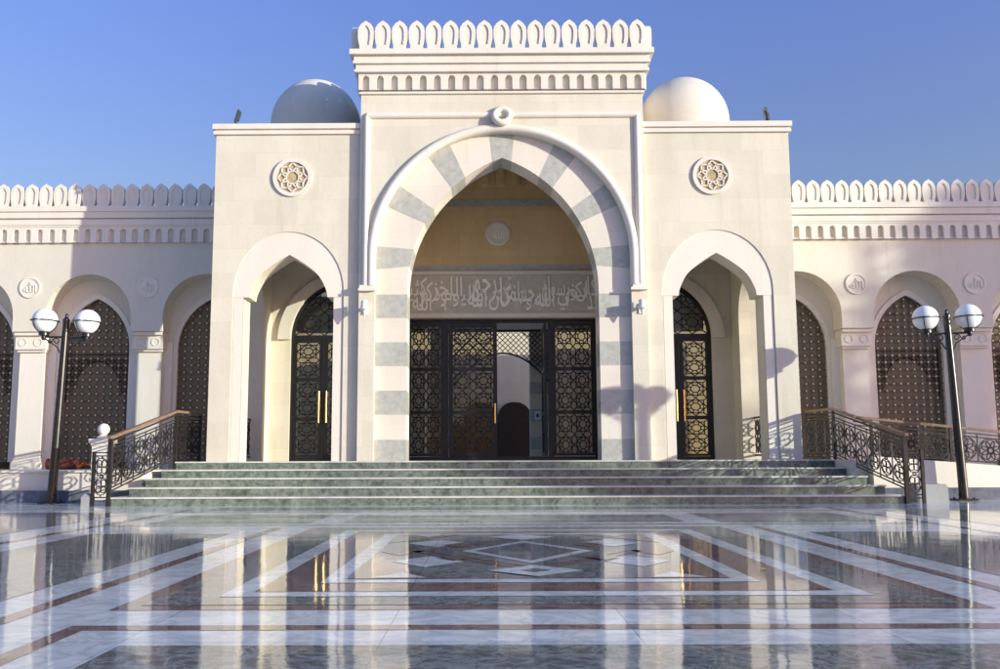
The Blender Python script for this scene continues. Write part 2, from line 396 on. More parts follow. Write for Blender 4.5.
# ---- merlon master: pointed leaf slab with a sunk leaf on its face
def merlon_mesh(w, h, t, name, parent, loc):
    b = MB(); n = 10
    def outline(ww, hh, z0):
        r = [(ww*.40, z0), (ww*.40, z0 + hh*.12), (ww*.46, z0 + hh*.24), (ww*.50, z0 + hh*.38), (ww*.505, z0 + hh*.62), (ww*.46, z0 + hh*.76), (ww*.30, z0 + hh*.89), (ww*.10, z0 + hh*.965)]
        return r + [(0, z0 + hh)] + [(-x, z) for x, z in reversed(r)]
    O = outline(w, h, 0); I = outline(w*.50, h*.70, h*.14)
    b.prism(O, -t*.36, t*.5)
    b.band(O, I, -t*.5, -t*.36, closed=True)
    return b.build(name, M['trim'], parent, loc=loc)

# ---- machicolation plate: row of small round-headed niches
def niche_row(b, x0, x1, z0, z1, n, yf, yb, fn=None):
    fn = fn or (lambda u, v, d: (u, d, v))
    p = (x1 - x0) / n; w = p*.25
    poly = [(x0, z1), (x0, z0)]
    for k in range(n):
        c = x0 + p*(k + .5); zt = z0 + (z1 - z0)*.86
        poly += [(c - w, z0)] + [(c - w*math.cos(a), zt - w + w*math.sin(a)) for a in [PI*q/6 for q in range(7)]] + [(c + w, z0)]
    poly += [(x1, z0), (x1, z1)]
    b.prism(poly, yf, yb, fn)

# ---- portal
pw = MB()
out = [(-TX0, L0), (-TX0, 9.0), (TX0, 9.0), (TX0, L0), (2.82, L0)]
pw.prism(out + arc_pts(0, 5.28, 2.82, 2.82, 0, 180, 40) + [(-2.82, L0)], PF, PF + .17)
for s in (-1, 1):
    x = sorted((s*2.76, s*3.165)); pw.box(x[0], x[1], 21.5, BW, 8.35, 8.99)     # sides above the towers
pw.box(-3.165, 3.165, BW, BW + 1.5, 4.6 + 4.2, 8.99); pw.box(-3.165, 3.165, 21.5, BW, 8.80, 8.985)
portal = pw.build('portal_wall', M['wall'], mo)
vb = MB()
inner = pointed(0, 4.54, 2.12, 3.02, 24)
vb.prism([(-3.16, L0), (-3.16, 8.99), (3.16, 8.99), (3.16, L0), (2.12, L0)] + list(reversed(inner)) + [(-2.12, L0)], PF + .14, 21.5)
vb.build('arch_voussoirs', M['cream'], portal)
def ray_inner(a):
    """distance from (0,5.28) along angle a to the pointed intrados"""
    d = Vector((math.cos(a), math.sin(a))); best = None
    P = [(2.12, 3.0)] + list(reversed(inner)) + [(-2.12, 3.0)]
    for (x0, z0), (x1, z1) in zip(P, P[1:]):
        e = (x1-x0, z1-z0); den = d.x*e[1] - d.y*e[0]
        if abs(den) < 1e-9: continue
        t = (x0*e[1] - (z0-5.28)*e[0]) / den; u = (x0*d.y - (z0-5.28)*d.x) / den
        if t > 0 and -1e-6 <= u <= 1+1e-6: best = t if best is None else min(best, t)
    return best
for ac in (0, 30, 60, 90, 120, 150, 180):
    A, B = [], []
    for q in range(7):
        a = math.radians(ac - 5.6 + 11.2*q/6)
        if ac in (0, 180): a = math.radians(ac - 5.4 + 10.8*q/6)
        r = ray_inner(a) - .004
        A.append((2.818*math.cos(a), 5.28 + 2.818*math.sin(a))); B.append((r*math.cos(a), 5.28 + r*math.sin(a)))
    g = MB(); g.band(A, B, PF + .136, 21.504); g.build('grey_voussoir', M['grey'], portal)
for s in (-1, 1):
    for z0, z1 in ((.802, 1.256), (1.80, 2.322), (2.862, 3.386), (3.926, 4.45)):
        g = MB(); x = sorted((s*2.116, s*2.815)); g.box(x[0], x[1], PF + .136, 21.504, z0, z1); g.build('grey_voussoir', M['grey'], portal)
# mouldings
fm = MB()
for s in (-1, 1):
    fm.tube([(s*3.03, PF, 4.62), (s*3.03, PF, 8.50)], .075, 12)
    x = sorted((s*2.80, s*3.17)); fm.box(x[0], x[1], PF - .10, PF + .02, 4.50, 4.56); fm.box(min(s*2.84, s*3.15), max(s*2.84, s*3.15), PF - .075, PF + .02, 4.56, 4.63)
fm.tube([(-3.03, PF, 8.50), (3.03, PF, 8.50)], .075, 12)
fm.build('frame_moulding', M['trim'], portal, smooth=40)
hm = MB()
hp = [(-2.90, PF, 4.62)] + [(x, PF, z) for x, z in reversed(arc_pts(0, 5.30, 2.90, 2.90, 0, 180, 48))] + [(2.90, PF, 4.62)]
hm.tube(hp, .10, 12)
hm.tube([(.17*math.cos(a), PF - .09 + .05*math.sin(a), 8.45 + .17*math.sin(a)) for a in [2*PI*q/24 for q in range(24)]], .08, 12, closed=True)
hm.build('hood_moulding', M['trim'], portal, smooth=40)
# crown of the portal
cr = MB()
cr.box(-3.21, 3.21, PF - .05, 25.3, 9.0, 9.05)
cr.box(-3.17, 3.17, PF + .02, 25.25, 9.05, 9.47)
niche_row(cr, -3.22, 3.22, 9.08, 9.47, 20, PF - .09, PF + .03)
for s in (-1, 1):
    niche_row(cr, PF - .03, 25.2, 9.08, 9.47, 14, s*3.165, s*3.255, fn=lambda u, v, d: (d, u, v))
for z0, z1, e in ((9.47, 9.53, .14), (9.53, 9.66, .11), (9.66, 9.72, .17), (9.72, 9.85, .15), (9.85, 9.97, .24)):
    cr.box(-3.17 - e, 3.17 + e, PF - e - .03, 25.2 + e, z0, z1)
for k in range(20):                                          # sloped seats under the niches
    x = -3.22 + .322*(k + .5)
    cr.face([(x-.075, PF-.085, 9.08), (x+.075, PF-.085, 9.08), (x+.075, PF+.02, 9.14), (x-.075, PF+.02, 9.14)])
cr.build('crown_cornice', M['trim'], portal)
pm = .381
m0 = merlon_mesh(.356, .665, .17, 'merlon', portal, (-8*pm, PF - .17, 9.97))
for k in range(1, 17): put_copy(m0, ((k-8)*pm, PF - .17, 9.97), portal)
for s in (-1, 1):
    for k in range(12): put_copy(m0, (s*3.31, PF + .10 + k*pm, 9.97), portal, s*PI/2)

# ---- portico behind the portal
po = MB()
W2 = 2.45
da = lambda c: pointed(c, 3.92, .83, 1.32, 10)
poly = [(-5.86, L0), (-5.86, 8.8), (5.86, 8.8), (5.86, L0)]
poly += [(DC+.83, L0)] + list(reversed(da(DC))) + [(DC-.83, L0)] + [(W2, L0), (W2, 4.38), (-W2, 4.38), (-W2, L0)] + [(-DC+.83, L0)] + list(reversed(da(-DC))) + [(-DC-.83, L0)]
po.prism([p for p in poly if False] or [(-2.96, L0), (-2.96, 8.8), (2.96, 8.8), (2.96, L0), (W2, L0), (W2, 4.38), (-W2, 4.38), (-W2, L0)], BW, BW + .3)
po.cur = 1
for s in (-1, 1):
    po.prism([(s*u, v) for u, v in [(2.96, L0), (2.96, 8.8), (5.86, 8.8), (5.86, L0), (DC+.83, L0)] + list(reversed(da(DC))) + [(DC-.83, L0)]], BW, BW + .3)
for s in (-1, 1):
    # cross arches between portal bay and tower bays
    y0, y1 = 21.5, BW
    pl = [(y0, L0), (y0, 8.8), (y1, 8.8), (y1, L0), (23.62, L0)] + list(reversed(pointed(22.76, 4.3, .86, 1.0, 10))) + [(21.9, L0)]
    x = sorted((s*2.76, s*3.16)); po.prism(pl, x[0], x[1], lambda u, v, d: (d, u, v))
    x = sorted((s*3.16, s*5.86)); po.box(x[0], x[1], 21.41, BW, 6.75, 6.95)
po.cur = 0
po.box(-2.76, 2.76, 21.5, BW, 8.72, 8.80)
portico = po.build('portico', [M['inner'], M['wall']], mo)
for s in (-1, 1):
    ar = MB(); o_ = pointed(s*DC, 3.86, 1.14, 1.62, 12); i_ = pointed(s*DC, 3.86, .835, 1.385, 12)
    ar.band(o_, i_, BW - .10, BW + .001); ar.build('door_archivolt', M['cream'], portico)
bd = MB()
bd.box(-2.755, 2.755, BW - .012, BW + .01, 7.30, 7.50); bd.box(-2.755, 2.755, BW - .012, BW + .01, 5.62, 5.76)
bd.build('dark_stone_band', M['grey'], portico)
md = MB(); md.lathe([(.02, 0), (.30, 0), (.32, .03), (.27, .05), (.24, .035), (.02, .035)], (0, 0, 0), 28)
for i, v in enumerate(md.v): md.v[i] = (v[0] - .06, BW - v[2], 6.58 + v[1])
mdo = md.build('portico_medallion', M['trim'], portico, smooth=40)
lettering('\uFDF2', 'medallion_lettering', M['letter'], mdo, -.20, .10, 6.45, 6.72, BW - .034, .014)
fr = MB()
for s in (-1, 1):
    for q in range(5):
        x = .62 + 0*q
fr.box(-.58, .46, BW - .02, BW, 6.94, 7.0); fr.box(-.58, .46, BW - .02, BW, 6.14, 6.2); fr.box(-.58, -.52, BW - .02, BW, 6.2, 6.94); fr.box(.40, .46, BW - .02, BW, 6.2, 6.94)
niche_row(fr, -2.75, 2.75, 7.85, 8.4, 14, BW - .12, BW)
fr.build('portico_mouldings', M['inner'], portico)
ip = MB(); ip.box(-2.6, 2.6, BW - .05, BW + .02, 4.50, 5.50)
insc = ip.build('inscription_panel', M['engrave'], portico)
tag(insc, 'stone panel carved with interlaced Arabic calligraphy above the main door')
im = MB(); im.box(-2.7, 2.7, BW - .11, BW + .02, 5.50, 5.59); im.box(-2.7, 2.7, BW - .11, BW + .02, 4.39, 4.50); im.build('panel_moulding', M['cream'], insc)
TEXT = 'لقد كان لكم في رسول الله أسوة حسنة لمن كان يرجو الله واليوم الآخر وذكر الله كثيرا'.replace('لآ', 'لآ')
TEXT = TEXT.replace('الآخر', 'الاخر')
WORDS = TEXT.split(' '); xr = 2.56
WID = [sum(1.45 if ch in 'سشكبفي' else 1.0 for ch in wd_) + .3 if wd_ != 'الله' else 3.2 for wd_ in WORDS]; tot = sum(WID)
for i, wd_ in enumerate(WORDS):
    ww = 5.12*WID[i]/tot; ex = ww*.55; up = (0, .21, .09)[i % 3]
    lettering(shape_arabic(wd_), 'carved_lettering', M['letter'], insc, max(-2.58, xr - ww - ex), min(2.58, xr + ex), 4.58 + up, 4.58 + .66 + up, BW - .05 + .001*(i % 3), .03, bold=.004)
    xr -= ww

# ---- side towers
def make_tower(s):
    b = MB(); c = s*TC
    x = sorted((s*TX0, s*TX1))
    pl = [(x[0], L0), (x[0], 8.12), (x[1], 8.12), (x[1], L0), (c+1.0, L0), (c+1.0, 4.40)] + list(reversed(keel(c, 4.40, .865, .965))) + [(c-1.0, 4.40), (c-1.0, L0)]
    b.prism(pl, TF + .035, 21.4)
    oh = [(c - 1.225, 4.40)] + arc_pts(c, 4.52, -1.225, 1.36, 0, 90, 10) + arc_pts(c, 4.52, 1.225, 1.36, 90, 0, 10)[1:] + [(c + 1.225, 4.40)]
    b.prism([(x[0], L0), (x[0], 8.12), (x[1], 8.12), (x[1], L0), (c + 1.225, L0)] + list(reversed(oh)) + [(c - 1.225, L0)], TF, TF + .06)
    e = sorted((s*5.86, s*TX1))
    side = [(21.4, L0), (21.4, 8.11), (25.2, 8.11), (25.2, L0), (23.3, L0)] + list(reversed(pointed(22.45, 4.25, .85, .96, 10))) + [(21.6, L0)]
    b.prism(side, e[0], e[1], lambda u, v, d: (d, u, v))
    rx0, rx1 = x[0] + (.02 if s < 0 else 0), x[1] - (.02 if s > 0 else 0); rc = s*4.5
    b.prism([(rx0, L0), (rx0, 8.11), (rx1, 8.11), (rx1, L0), (rc + 1.15, L0)] + list(reversed(pointed(rc, 3.9, 1.15, 1.7, 12))) + [(rc - 1.15, L0)], 25.2, 25.5)
    b.box(x[0] + .03, x[1] - .03, 21.4, 25.2, 8.02, 8.09)
    t = b.build('side_tower', M['wall'], mo)
    tag(t, 'left tower with its dome in shade' if s < 0 else 'right tower with its sunlit dome')
    cn = MB()
    for z0, z1, g in ((8.12, 8.20, .055), (8.20, 8.24, .02), (8.24, 8.36, .075)):
        xx = (x[0] - (g if s < 0 else -.004), x[1] + (g if s > 0 else -.004))
        cn.box(xx[0], xx[1], TF - g, 25.5 + g, z0, z1)
    cn.build('tower_cornice', M['trim'], t)
    h = MB()
    ot = [(c - 1.225, 4.40)] + arc_pts(c, 4.52, -1.225, 1.36, 0, 90, 10) + arc_pts(c, 4.52, 1.225, 1.36, 90, 0, 10)[1:] + [(c + 1.225, 4.40)]
    inn = keel(c, 4.40, .862, .962)
    h.band(ot, inn, TF + .022, TF + .06)
    for q in (-1, 1):
        w = sorted((c + q*1.0, c + q*1.20)); h.box(w[0], w[1], TF + .028, TF + .06, L0, 4.395)
    h.build('arch_hood', M['trim'], t)
    r = MB(); zc = 7.12; xc = s*4.705
    ro = arc_pts(xc, zc, .44, .44, 0, 360, 40)[:-1]; ri = arc_pts(xc, zc, .355, .355, 0, 360, 40)[:-1]
    r.band(ro, ri, TF - .045, TF + .01, closed=True)
    for k in range(8):
        a = k*PI/4; px_, pz_ = xc + .24*math.cos(a), zc + .24*math.sin(a)
        rt = a if k % 2 == 0 else a
        Q = [(px_ + .098*math.cos(a + q*PI/2), pz_ + .098*math.sin(a + q*PI/2)) for q in range(4)]
        for q in range(4):
            p0, p1 = Q[q], Q[(q+1) % 4]; r.bar((p0[0], TF - .022, p0[1]), (p1[0], TF - .022, p1[1]), .030, .03)
        a2 = a + PI/8; a3 = a - PI/8
        r.bar((xc + .150*math.cos(a3), TF - .022, zc + .150*math.sin(a3)), (xc + .150*math.cos(a2), TF - .022, zc + .150*math.sin(a2)), .026, .028)
    rs = r.build('rosette', M['trim'], t)
    d = MB(); d.prism(ri, TF - .012, TF + .004); d.build('rosette_ground', M['rosedark'], rs)
    dm = MB(); prof = [(1.20, 0), (1.20, 1.10), (1.165, 1.12)] + [(1.165*math.cos(PI/2*q/16), 1.18 + 1.22*math.sin(PI/2*q/16)) for q in range(16)] + [(.01, 2.40)]
    dm.lathe(prof, (s*4.80, 24.0, 8.28), 48); dm.build('dome', M['dome'], t, smooth=50)
    return t
tw_l = make_tower(-1); tw_r = make_tower(1)

# ---- wings
AC = [6.86, 9.60, 12.34, 15.08]
XE = 16.5
def make_wing(s):
    b = MB()
    f = lambda u, v, d: (s*u, d, v)
    pl = [(6.44, 3.80), (6.44, 6.60), (XE, 6.60), (XE, 3.80)]
    for c in reversed(AC):
        pl += [(c + 1.0, 3.80)] + arc_pts(c, 4.14, 1.0, 1.0, 0, 180, 20) + [(c - 1.0, 3.80)]
    # first arch starts behind the tower flank
    pl = [p for p in pl if p[0] >= 6.44]
    pl = pl[:-1] if pl[-1][1] < 4 and pl[-1][0] < 6.5 else pl
    pl[0] = (6.44, pl[-1][1])
    b.prism(pl, WF, 22.36, f)
    # inner wall with the window arches
    pl = [(6.42, .6), (6.42, 6.2), (XE, 6.2), (XE, .6)]
    first = True
    for c in reversed(AC):
        a = list(reversed(pointed(c, 3.45, .84, 1.25, 12)))
        a = [(c + .84, .80)] + a + [(c - .84, .80)]
        if c == AC[0]:
            a = [p for p in a if p[0] > 6.6]; a += [(6.6, a[-1][1]), (6.6, .80)]
        pass
    # inner wall as piers and arch heads, bay by bay
    edges = [6.42] + [(AC[i] + AC[i+1])/2 for i in range(3)] + [XE]
    for i, c in enumerate(AC):
        e0, e1 = edges[i], edges[i+1]
        a = list(reversed(pointed(c, 3.45, .84, 1.25, 12)))
        if i == 0:
            a = [p for p in a if p[0] > 6.62]; a.append((6.62, a[-1][1]))
        poly = [(e0, .6), (e0, 6.2), (e1, 6.2), (e1, .6), (c + .84, .6)] + a + [(a[-1][0], .6)]
        b.prism(poly, 22.36, 22.75, f)
    xx = sorted((s*6.46, s*XE))
    b.box(xx[0], xx[1], 22.75, 26.5, 6.0, 6.2); b.box(xx[0], xx[1], 26.2, 26.5, .6, 6.0); b.box(xx[0], xx[1], 22.4, 26.2, .55, .62)
    b.box(xx[0], xx[1], 22.0, 26.5, 6.2, 6.5)
    xe = sorted((s*XE, s*(XE + .3))); b.box(xe[0], xe[1], WF, 26.5, .6, 6.6)
    w = b.build('arcade_wing', M['wing'], mo)
    tag(w, 'left wing partly in the tower shadow' if s < 0 else 'right wing dappled with tree shade')
    # cornice
    cn = MB(); lo, hi = sorted((s*6.46, s*XE))
    niche_row(cn, lo, hi, 5.88, 6.25, 36, WF - .085, WF + .03)
    cn.box(lo, hi, WF - .10, WF + .05, 6.25, 6.29)
    for z0, z1, g in ((6.29, 6.42, .12), (6.42, 6.45, .08), (6.45, 6.60, .16), (6.60, 6.72, .20)):
        cn.box(lo, hi, WF - g, WF + .4, z0, z1)
    k = 36; p = (hi - lo)/k
    for q in range(k):
        x = lo + p*(q + .5)
        cn.face([(x-.07, WF-.08, 5.885), (x+.07, WF-.08, 5.885), (x+.07, WF, 5.95), (x-.07, WF, 5.95)])
    cn.build('wing_cornice', M['trim'], w)
    mp = .337
    q0 = merlon_mesh(.315, .57, .15, 'merlon', w, (s*(6.62), WF - .05, 6.71))
    for q in range(1, 29): put_copy(q0, (s*(6.62 + q*mp), WF - .05, 6.71), w)
    # columns
    for i in range(3):
        xc = s*(AC[i] + AC[i+1])/2
        c_ = MB()
        c_.box(xc - .29, xc + .29, WF + .28, 22.355, .80, 3.36)
        c_.box(xc - .34, xc + .34, WF + .22, 22.35, .60, .80)
        c_.box(xc - .315, xc + .315, WF + .25, 22.352, .80, .88)
        for q in (-1, 1):                                 # thin corner pilasters behind the shaft
            z = sorted((xc + q*.29, xc + q*.47)); c_.box(z[0], z[1], 22.27, 22.357, .62, 3.60)
        col = c_.build('column', M['trim'], w)
        k_ = MB(); k_.box(xc - .35, xc + .35, WF + .15, 22.353, 3.40, 3.72); k_.box(xc - .32, xc + .32, WF + .21, 22.351, 3.345, 3.40); k_.box(xc - .345, xc + .345, WF + .06, 22.352, 3.72, 3.795)
        for q in (-.18, .18): 
            for a in range(12):
                a0, a1 = a*PI/6, (a+1)*PI/6
                k_.bar((xc + q + .09*math.cos(a0), WF + .147, 3.56 + .09*math.sin(a0)), (xc + q + .09*math.cos(a1), WF + .147, 3.56 + .09*math.sin(a1)), .018, .02)
        k_.build('capital', M['trim'], col)
        m_ = MB(); zc = 4.83; o_ = arc_pts(xc, zc, .25, .25, 0, 360, 28)[:-1]; i_ = arc_pts(xc, zc, .21, .21, 0, 360, 28)[:-1]
        m_.prism(o_, WF - .012, WF + .01); m_.band(o_, i_, WF - .028, WF - .010, closed=True)
        mm = m_.build('medallion', M['trim'], w)
        lettering('\uFDF2', 'medallion_lettering', M['trim'], mm, xc - .15, xc + .15, zc - .12, zc + .13, WF - .012, .02)
    # windows
    for i, c in enumerate(AC):
        a = pointed(c, 3.45, .84, 1.25, 12); z0 = .80
        f_ = MB()
        o_ = [(c - .90, z0)] + pointed(c, 3.45, .90, 1.34, 12) + [(c + .90, z0)]; n_ = [(c - .80, z0)] + pointed(c, 3.45, .80, 1.20, 12) + [(c + .80, z0)]
        keep = [k for k in range(len(o_)) if n_[k][0] > 6.5]
        f_.band([(s*o_[k][0], o_[k][1]) for k in keep], [(s*n_[k][0], n_[k][1]) for k in keep], 22.33 if i else 22.34, 22.40)
        wn = f_.build('arched_window', M['trim'], w)
        g = MB()
        def top(x):
            lx = abs(x - c)
            if lx >= .84: return 3.45
            cc = (1.25**2 - .84**2)/(2*.84); R = .84 + cc
            return 3.45 + math.sqrt(max(0, R*R - (lx + cc)**2))
        sp = .168; nx = 5
        for k in range(-nx, nx + 1):
            x = c + k*sp
            if abs(k*sp) > .83 or x < 6.62: continue
            g.bar((s*x, 22.50, .80), (s*x, 22.50, top(x)), .022, .022)
        z = .80 + sp/2
        while z < 4.65:
            hw = .84
            if z > 3.45:
                cc = (1.25**2 - .84**2)/(2*.84); R = .84 + cc; hw = math.sqrt(max(0, R*R - (z-3.45)**2)) - cc
            xa, xb = max(c - hw, 6.62), c + hw
            if hw > .05 and xb > xa: g.bar((s*xa, 22.50, z), (s*xb, 22.50, z), .022, .022)
            for k in range(-nx, nx + 1):                     # octagon rings round the knots
                x = c + k*sp
                if abs(k*sp) < hw - .05 and x > 6.7:
                    h_ = .052
                    for q in range(4):
                        a0, a1 = q*PI/2, (q+1)*PI/2
                        g.bar((s*x + h_*math.cos(a0), 22.497, z + h_*math.sin(a0)), (s*x + h_*math.cos(a1), 22.497, z + h_*math.sin(a1)), .013, .016)
            z += sp
        nd = g; nd.cur = 1
        z = .80 + sp/2
        while z < 4.6:
            for k in range(-nx, nx + 1):
                x = c + k*sp
                if top(x) > z + .08 and abs(k*sp) < .8 and x > 6.7:
                    nd.prism([(s*x + .022*math.cos(q*PI/3), z + .022*math.sin(q*PI/3)) for q in range(6)], 22.478, 22.50)
            z += sp
        g.build('window_grille', [M['grille'], M['node']], wn)
        if i:
            q_ = MB()
            lo_ = lambda x: 2.55 + .62*math.sqrt(max(0, 1 - ((x - c)/.52)**2)) if abs(x - c) < .52 else 2.3
            for k in range(-8, 14):
                for sl in (1, -1):
                    for m_ in range(16):
                        xa = c - .75 + k*.105 + (m_*.06 if sl > 0 else 1.0 - m_*.06) - .3; xb = xa + sl*.06; za = 2.3 + m_*.06; zb = za + .06
                        if all(abs(xx - c) < .74 and lo_(xx) < zz < 3.32 for xx, zz in ((xa, za), (xb, zb))): q_.bar((s*xa, 22.53, za), (s*xb, 22.53, zb), .017, .014)
            q_.tube([(s*(c + .52*math.cos(t)), 22.53, 2.55 + .62*math.sin(t)) for t in [PI*q/14 for q in range(15)]], .016, 6)
            q_.bar((s*(c - .75), 22.53, 3.33), (s*(c + .75), 22.53, 3.33), .03, .02)
            for xx in (c - .75, c + .75): q_.bar((s*xx, 22.53, 2.2), (s*xx, 22.53, 3.42), .03, .02)
            q_.build('iron_tracery', M['iron'], wn)
        p_ = MB(); pp = [(s*(c - .84), .8)] + [(s*x, z) for x, z in a] + [(s*(c + .84), .8)]
        if i == 0: pp = [(s*max(abs(x), 6.6), z) for x, z in pp]
        p_.prism(pp, 22.56, 22.57); p_.build('mesh_screen', M['winpane'], wn)
    return w
OPEN = []
XS = 1.051
wg_l = make_wing(-1); wg_r = make_wing(1)
XS = 1.0

# ---- star lattice used in doors and screens
def star_segments(x0, x1, z0, z1, nx, nz):
    S = []; sx = (x1-x0)/nx; sz = (z1-z0)/nz
    for i in range(nx):
        for j in range(nz):
            cx, cz = x0 + sx*(i+.5), z0 + sz*(j+.5)
            for off, r in ((0, .5), (PI/4, .5)):
                P = [(cx + sx*r*math.cos(off + q*PI/2), cz + sz*r*math.sin(off + q*PI/2)) for q in range(4)]
                for q in range(4): S.append((P[q], P[(q+1) % 4]))
            P = [(cx + sx*.21*math.cos(PI/8 + q*PI/4), cz + sz*.21*math.sin(PI/8 + q*PI/4)) for q in range(8)]
            for q in range(8): S.append((P[q], P[(q+1) % 8]))
            for q in range(8):
                a = PI/8 + q*PI/4; S.append((P[q], (cx + sx*.382*math.cos(a), cz + sz*.382*math.sin(a))))
            for q in range(4):                             # links from star corners to the cell corners
                a = PI/4 + q*PI/2
                S.append(((cx + sx*.5*math.cos(a), cz + sz*.5*math.sin(a)), (cx + sx*.5*(1 if math.cos(a) > 0 else -1), cz + sz*.5*(1 if math.sin(a) > 0 else -1))))
    return S
def lattice(b, segs, y, w=.022, d=.03, inside=None):
    for (x0, z0), (x1, z1) in segs:
        if inside:
            n = 6
            for k in range(n):
                a = ((x0 + (x1-x0)*k/n), (z0 + (z1-z0)*k/n)); c = ((x0 + (x1-x0)*(k+1)/n), (z0 + (z1-z0)*(k+1)/n))
                if inside((a[0]+c[0])/2, (a[1]+c[1])/2): b.bar((a[0], y, a[1]), (c[0], y, c[1]), w, d)
        else: b.bar((x0, y, z0), (x1, y, z1), w, d)
def frame_rect(b, x0, x1, y0, y1, z0, z1, t):
    b.box(x0, x1, y0, y1, z0, z0+t); b.box(x0, x1, y0, y1, z1-t, z1); b.box(x0, x0+t, y0, y1, z0+t, z1-t); b.box(x1-t, x1, y0, y1, z0+t, z1-t)

# ---- main door
d = MB(); DY = BW + .12
frame_rect(d, -2.45, 2.45, DY, DY + .12, L0, 4.38, .09)
for x in (-1.40, 1.26): d.box(x - .06, x + .06, DY, DY + .12, L0 + .09, 4.29)
dr = d.build('main_door', M['doormetal'], mo)
tag(dr, 'wide dark bronze door screen with star lattice and one leaf standing open')
for x0, x1, nm in ((-2.36, -1.46, 'fixed_panel'), (1.32, 2.36, 'fixed_panel'), (-1.33, -.10, 'door_leaf')):
    p = MB(); frame_rect(p, x0, x1, DY + .02, DY + .09, L0 + .10, 4.28, .07 if nm == 'fixed_panel' else .10)
    for z in (2.0, 3.1): p.box(x0 + .07, x1 - .07, DY + .021, DY + .085, z - .045, z + .045)
    n = 3
    for za, zb in ((.92, 1.955), (2.045, 3.055), (3.145, 4.2)):
        lattice(p, star_segments(x0 + .08, x1 - .08, za, zb, 2, 2), DY + .05, .027, .03)
    po_ = p.build(nm, M['doormetal'], dr)
    q = MB(); q.box(x0 + .07, x1 - .07, DY + .072, DY + .076, L0 + .17, 4.21); q.build('glass_pane', M['pane'], po_)
    if nm == 'door_leaf':
        h = MB(); h.tube([(-.16, DY - .06, 1.72), (-.16, DY - .06, 2.22)], .022, 10)
        for z in (1.78, 2.16): h.tube([(-.16, DY - .06, z), (-.16, DY + .03, z)], .016, 8)
        h.build('handle', M['gold'], po_, smooth=40)
# open leaf, swung inwards
p = MB()
X = 1.17
frame_rect(p, 0, 1.22, 0, .07, L0 + .10, 4.28, .10)
for z in (2.0, 3.1): p.box(.09, 1.13, .005, .065, z - .045, z + .045)
for za, zb in ((.92, 1.955), (2.045, 3.055), (3.145, 4.2)): lattice(p, star_segments(.1, 1.12, za, zb, 2, 2), .035, .024, .03)
p.v = [(X - v[1], DY + .1 + v[0], v[2]) for v in p.v]
tag(p.build('door_leaf', M['doormetal'], dr), 'open lattice door leaf swung inwards')

# ---- side doors
def side_door(s):
    c = s*DC; y = BW + .10
    b = MB(); o_ = [(c-.83, L0)] + pointed(c, 3.92, .83, 1.32, 12) + [(c+.83, L0)]; i_ = [(c-.75, L0)] + pointed(c, 3.92, .75, 1.20, 12) + [(c+.75, L0)]
    b.band(o_, i_, y, y + .1); b.box(c-.75, c+.75, y+.004, y+.096, L0, L0+.08); b.box(c-.77, c+.77, y+.002, y+.098, 3.86, 3.98); b.box(c-.045, c+.045, y+.003, y+.097, L0+.08, 3.86)
    cc = (1.2**2 - .75**2)/(1.50); R = .75 + cc
    ins = lambda x, z: abs(x-c) < (.75 if z < 3.92 else math.sqrt(max(0, R*R - (z-3.92)**2)) - cc)
    lattice(b, star_segments(c-.75, c+.75, 3.98, 5.18, 2, 2), y+.05, .026, .03, ins)
    dd = b.build('side_door', M['doormetal'], mo)
    tag(dd, 'tall arched lattice door in the left porch' if s < 0 else 'tall arched lattice door in the right porch')
    for q in (-1, 1):
        e = sorted((c + q*.05, c + q*.745)); l = MB()
        frame_rect(l, e[0], e[1], y + .01, y + .08, L0+.085, 3.855, .06)
        for z in (1.85, 2.85): l.box(e[0]+.06, e[1]-.06, y+.011, y+.075, z-.045, z+.045)
        for za, zb in ((.95, 1.8), (1.9, 2.8), (2.9, 3.79)): lattice(l, star_segments(e[0]+.06, e[1]-.06, za, zb, 1, 2), y+.04, .024, .03)
        lf = l.build('door_leaf', M['doormetal'], dd)
        h = MB(); hx = c + q*.095; h.tube([(hx, y-.06, 1.75), (hx, y-.06, 2.55)], .024, 10)
        for z in (1.85, 2.45): h.tube([(hx, y-.06, z), (hx, y+.03, z)], .014, 8)
        h.build('handle', M['gold'], lf, smooth=40)
    g = MB(); g.prism([(c-.75, L0+.05)] + pointed(c, 3.92, .75, 1.2, 12) + [(c+.75, L0+.05)], y+.06, y+.066); g.build('glass_pane', M['pane'], dd)
    # low grille in the porch's side arch
    l = MB(); f = lambda x, z: (x, z)
    xs = s*6.15
    seg = star_segments(21.62, 23.28, .95, 1.75, 4, 2)
    for (y0, z0), (y1, z1) in seg: l.bar((xs, y0, z0), (xs, y1, z1), .02, .025, out=(1, 0, 0))
    for z in (.9, 1.8): l.bar((xs, 21.6, z), (xs, 23.3, z), .05, .04, out=(1, 0, 0))
    l.build('porch_grille', M['doormetal'], mo)
for s in (-1, 1): side_door(s)

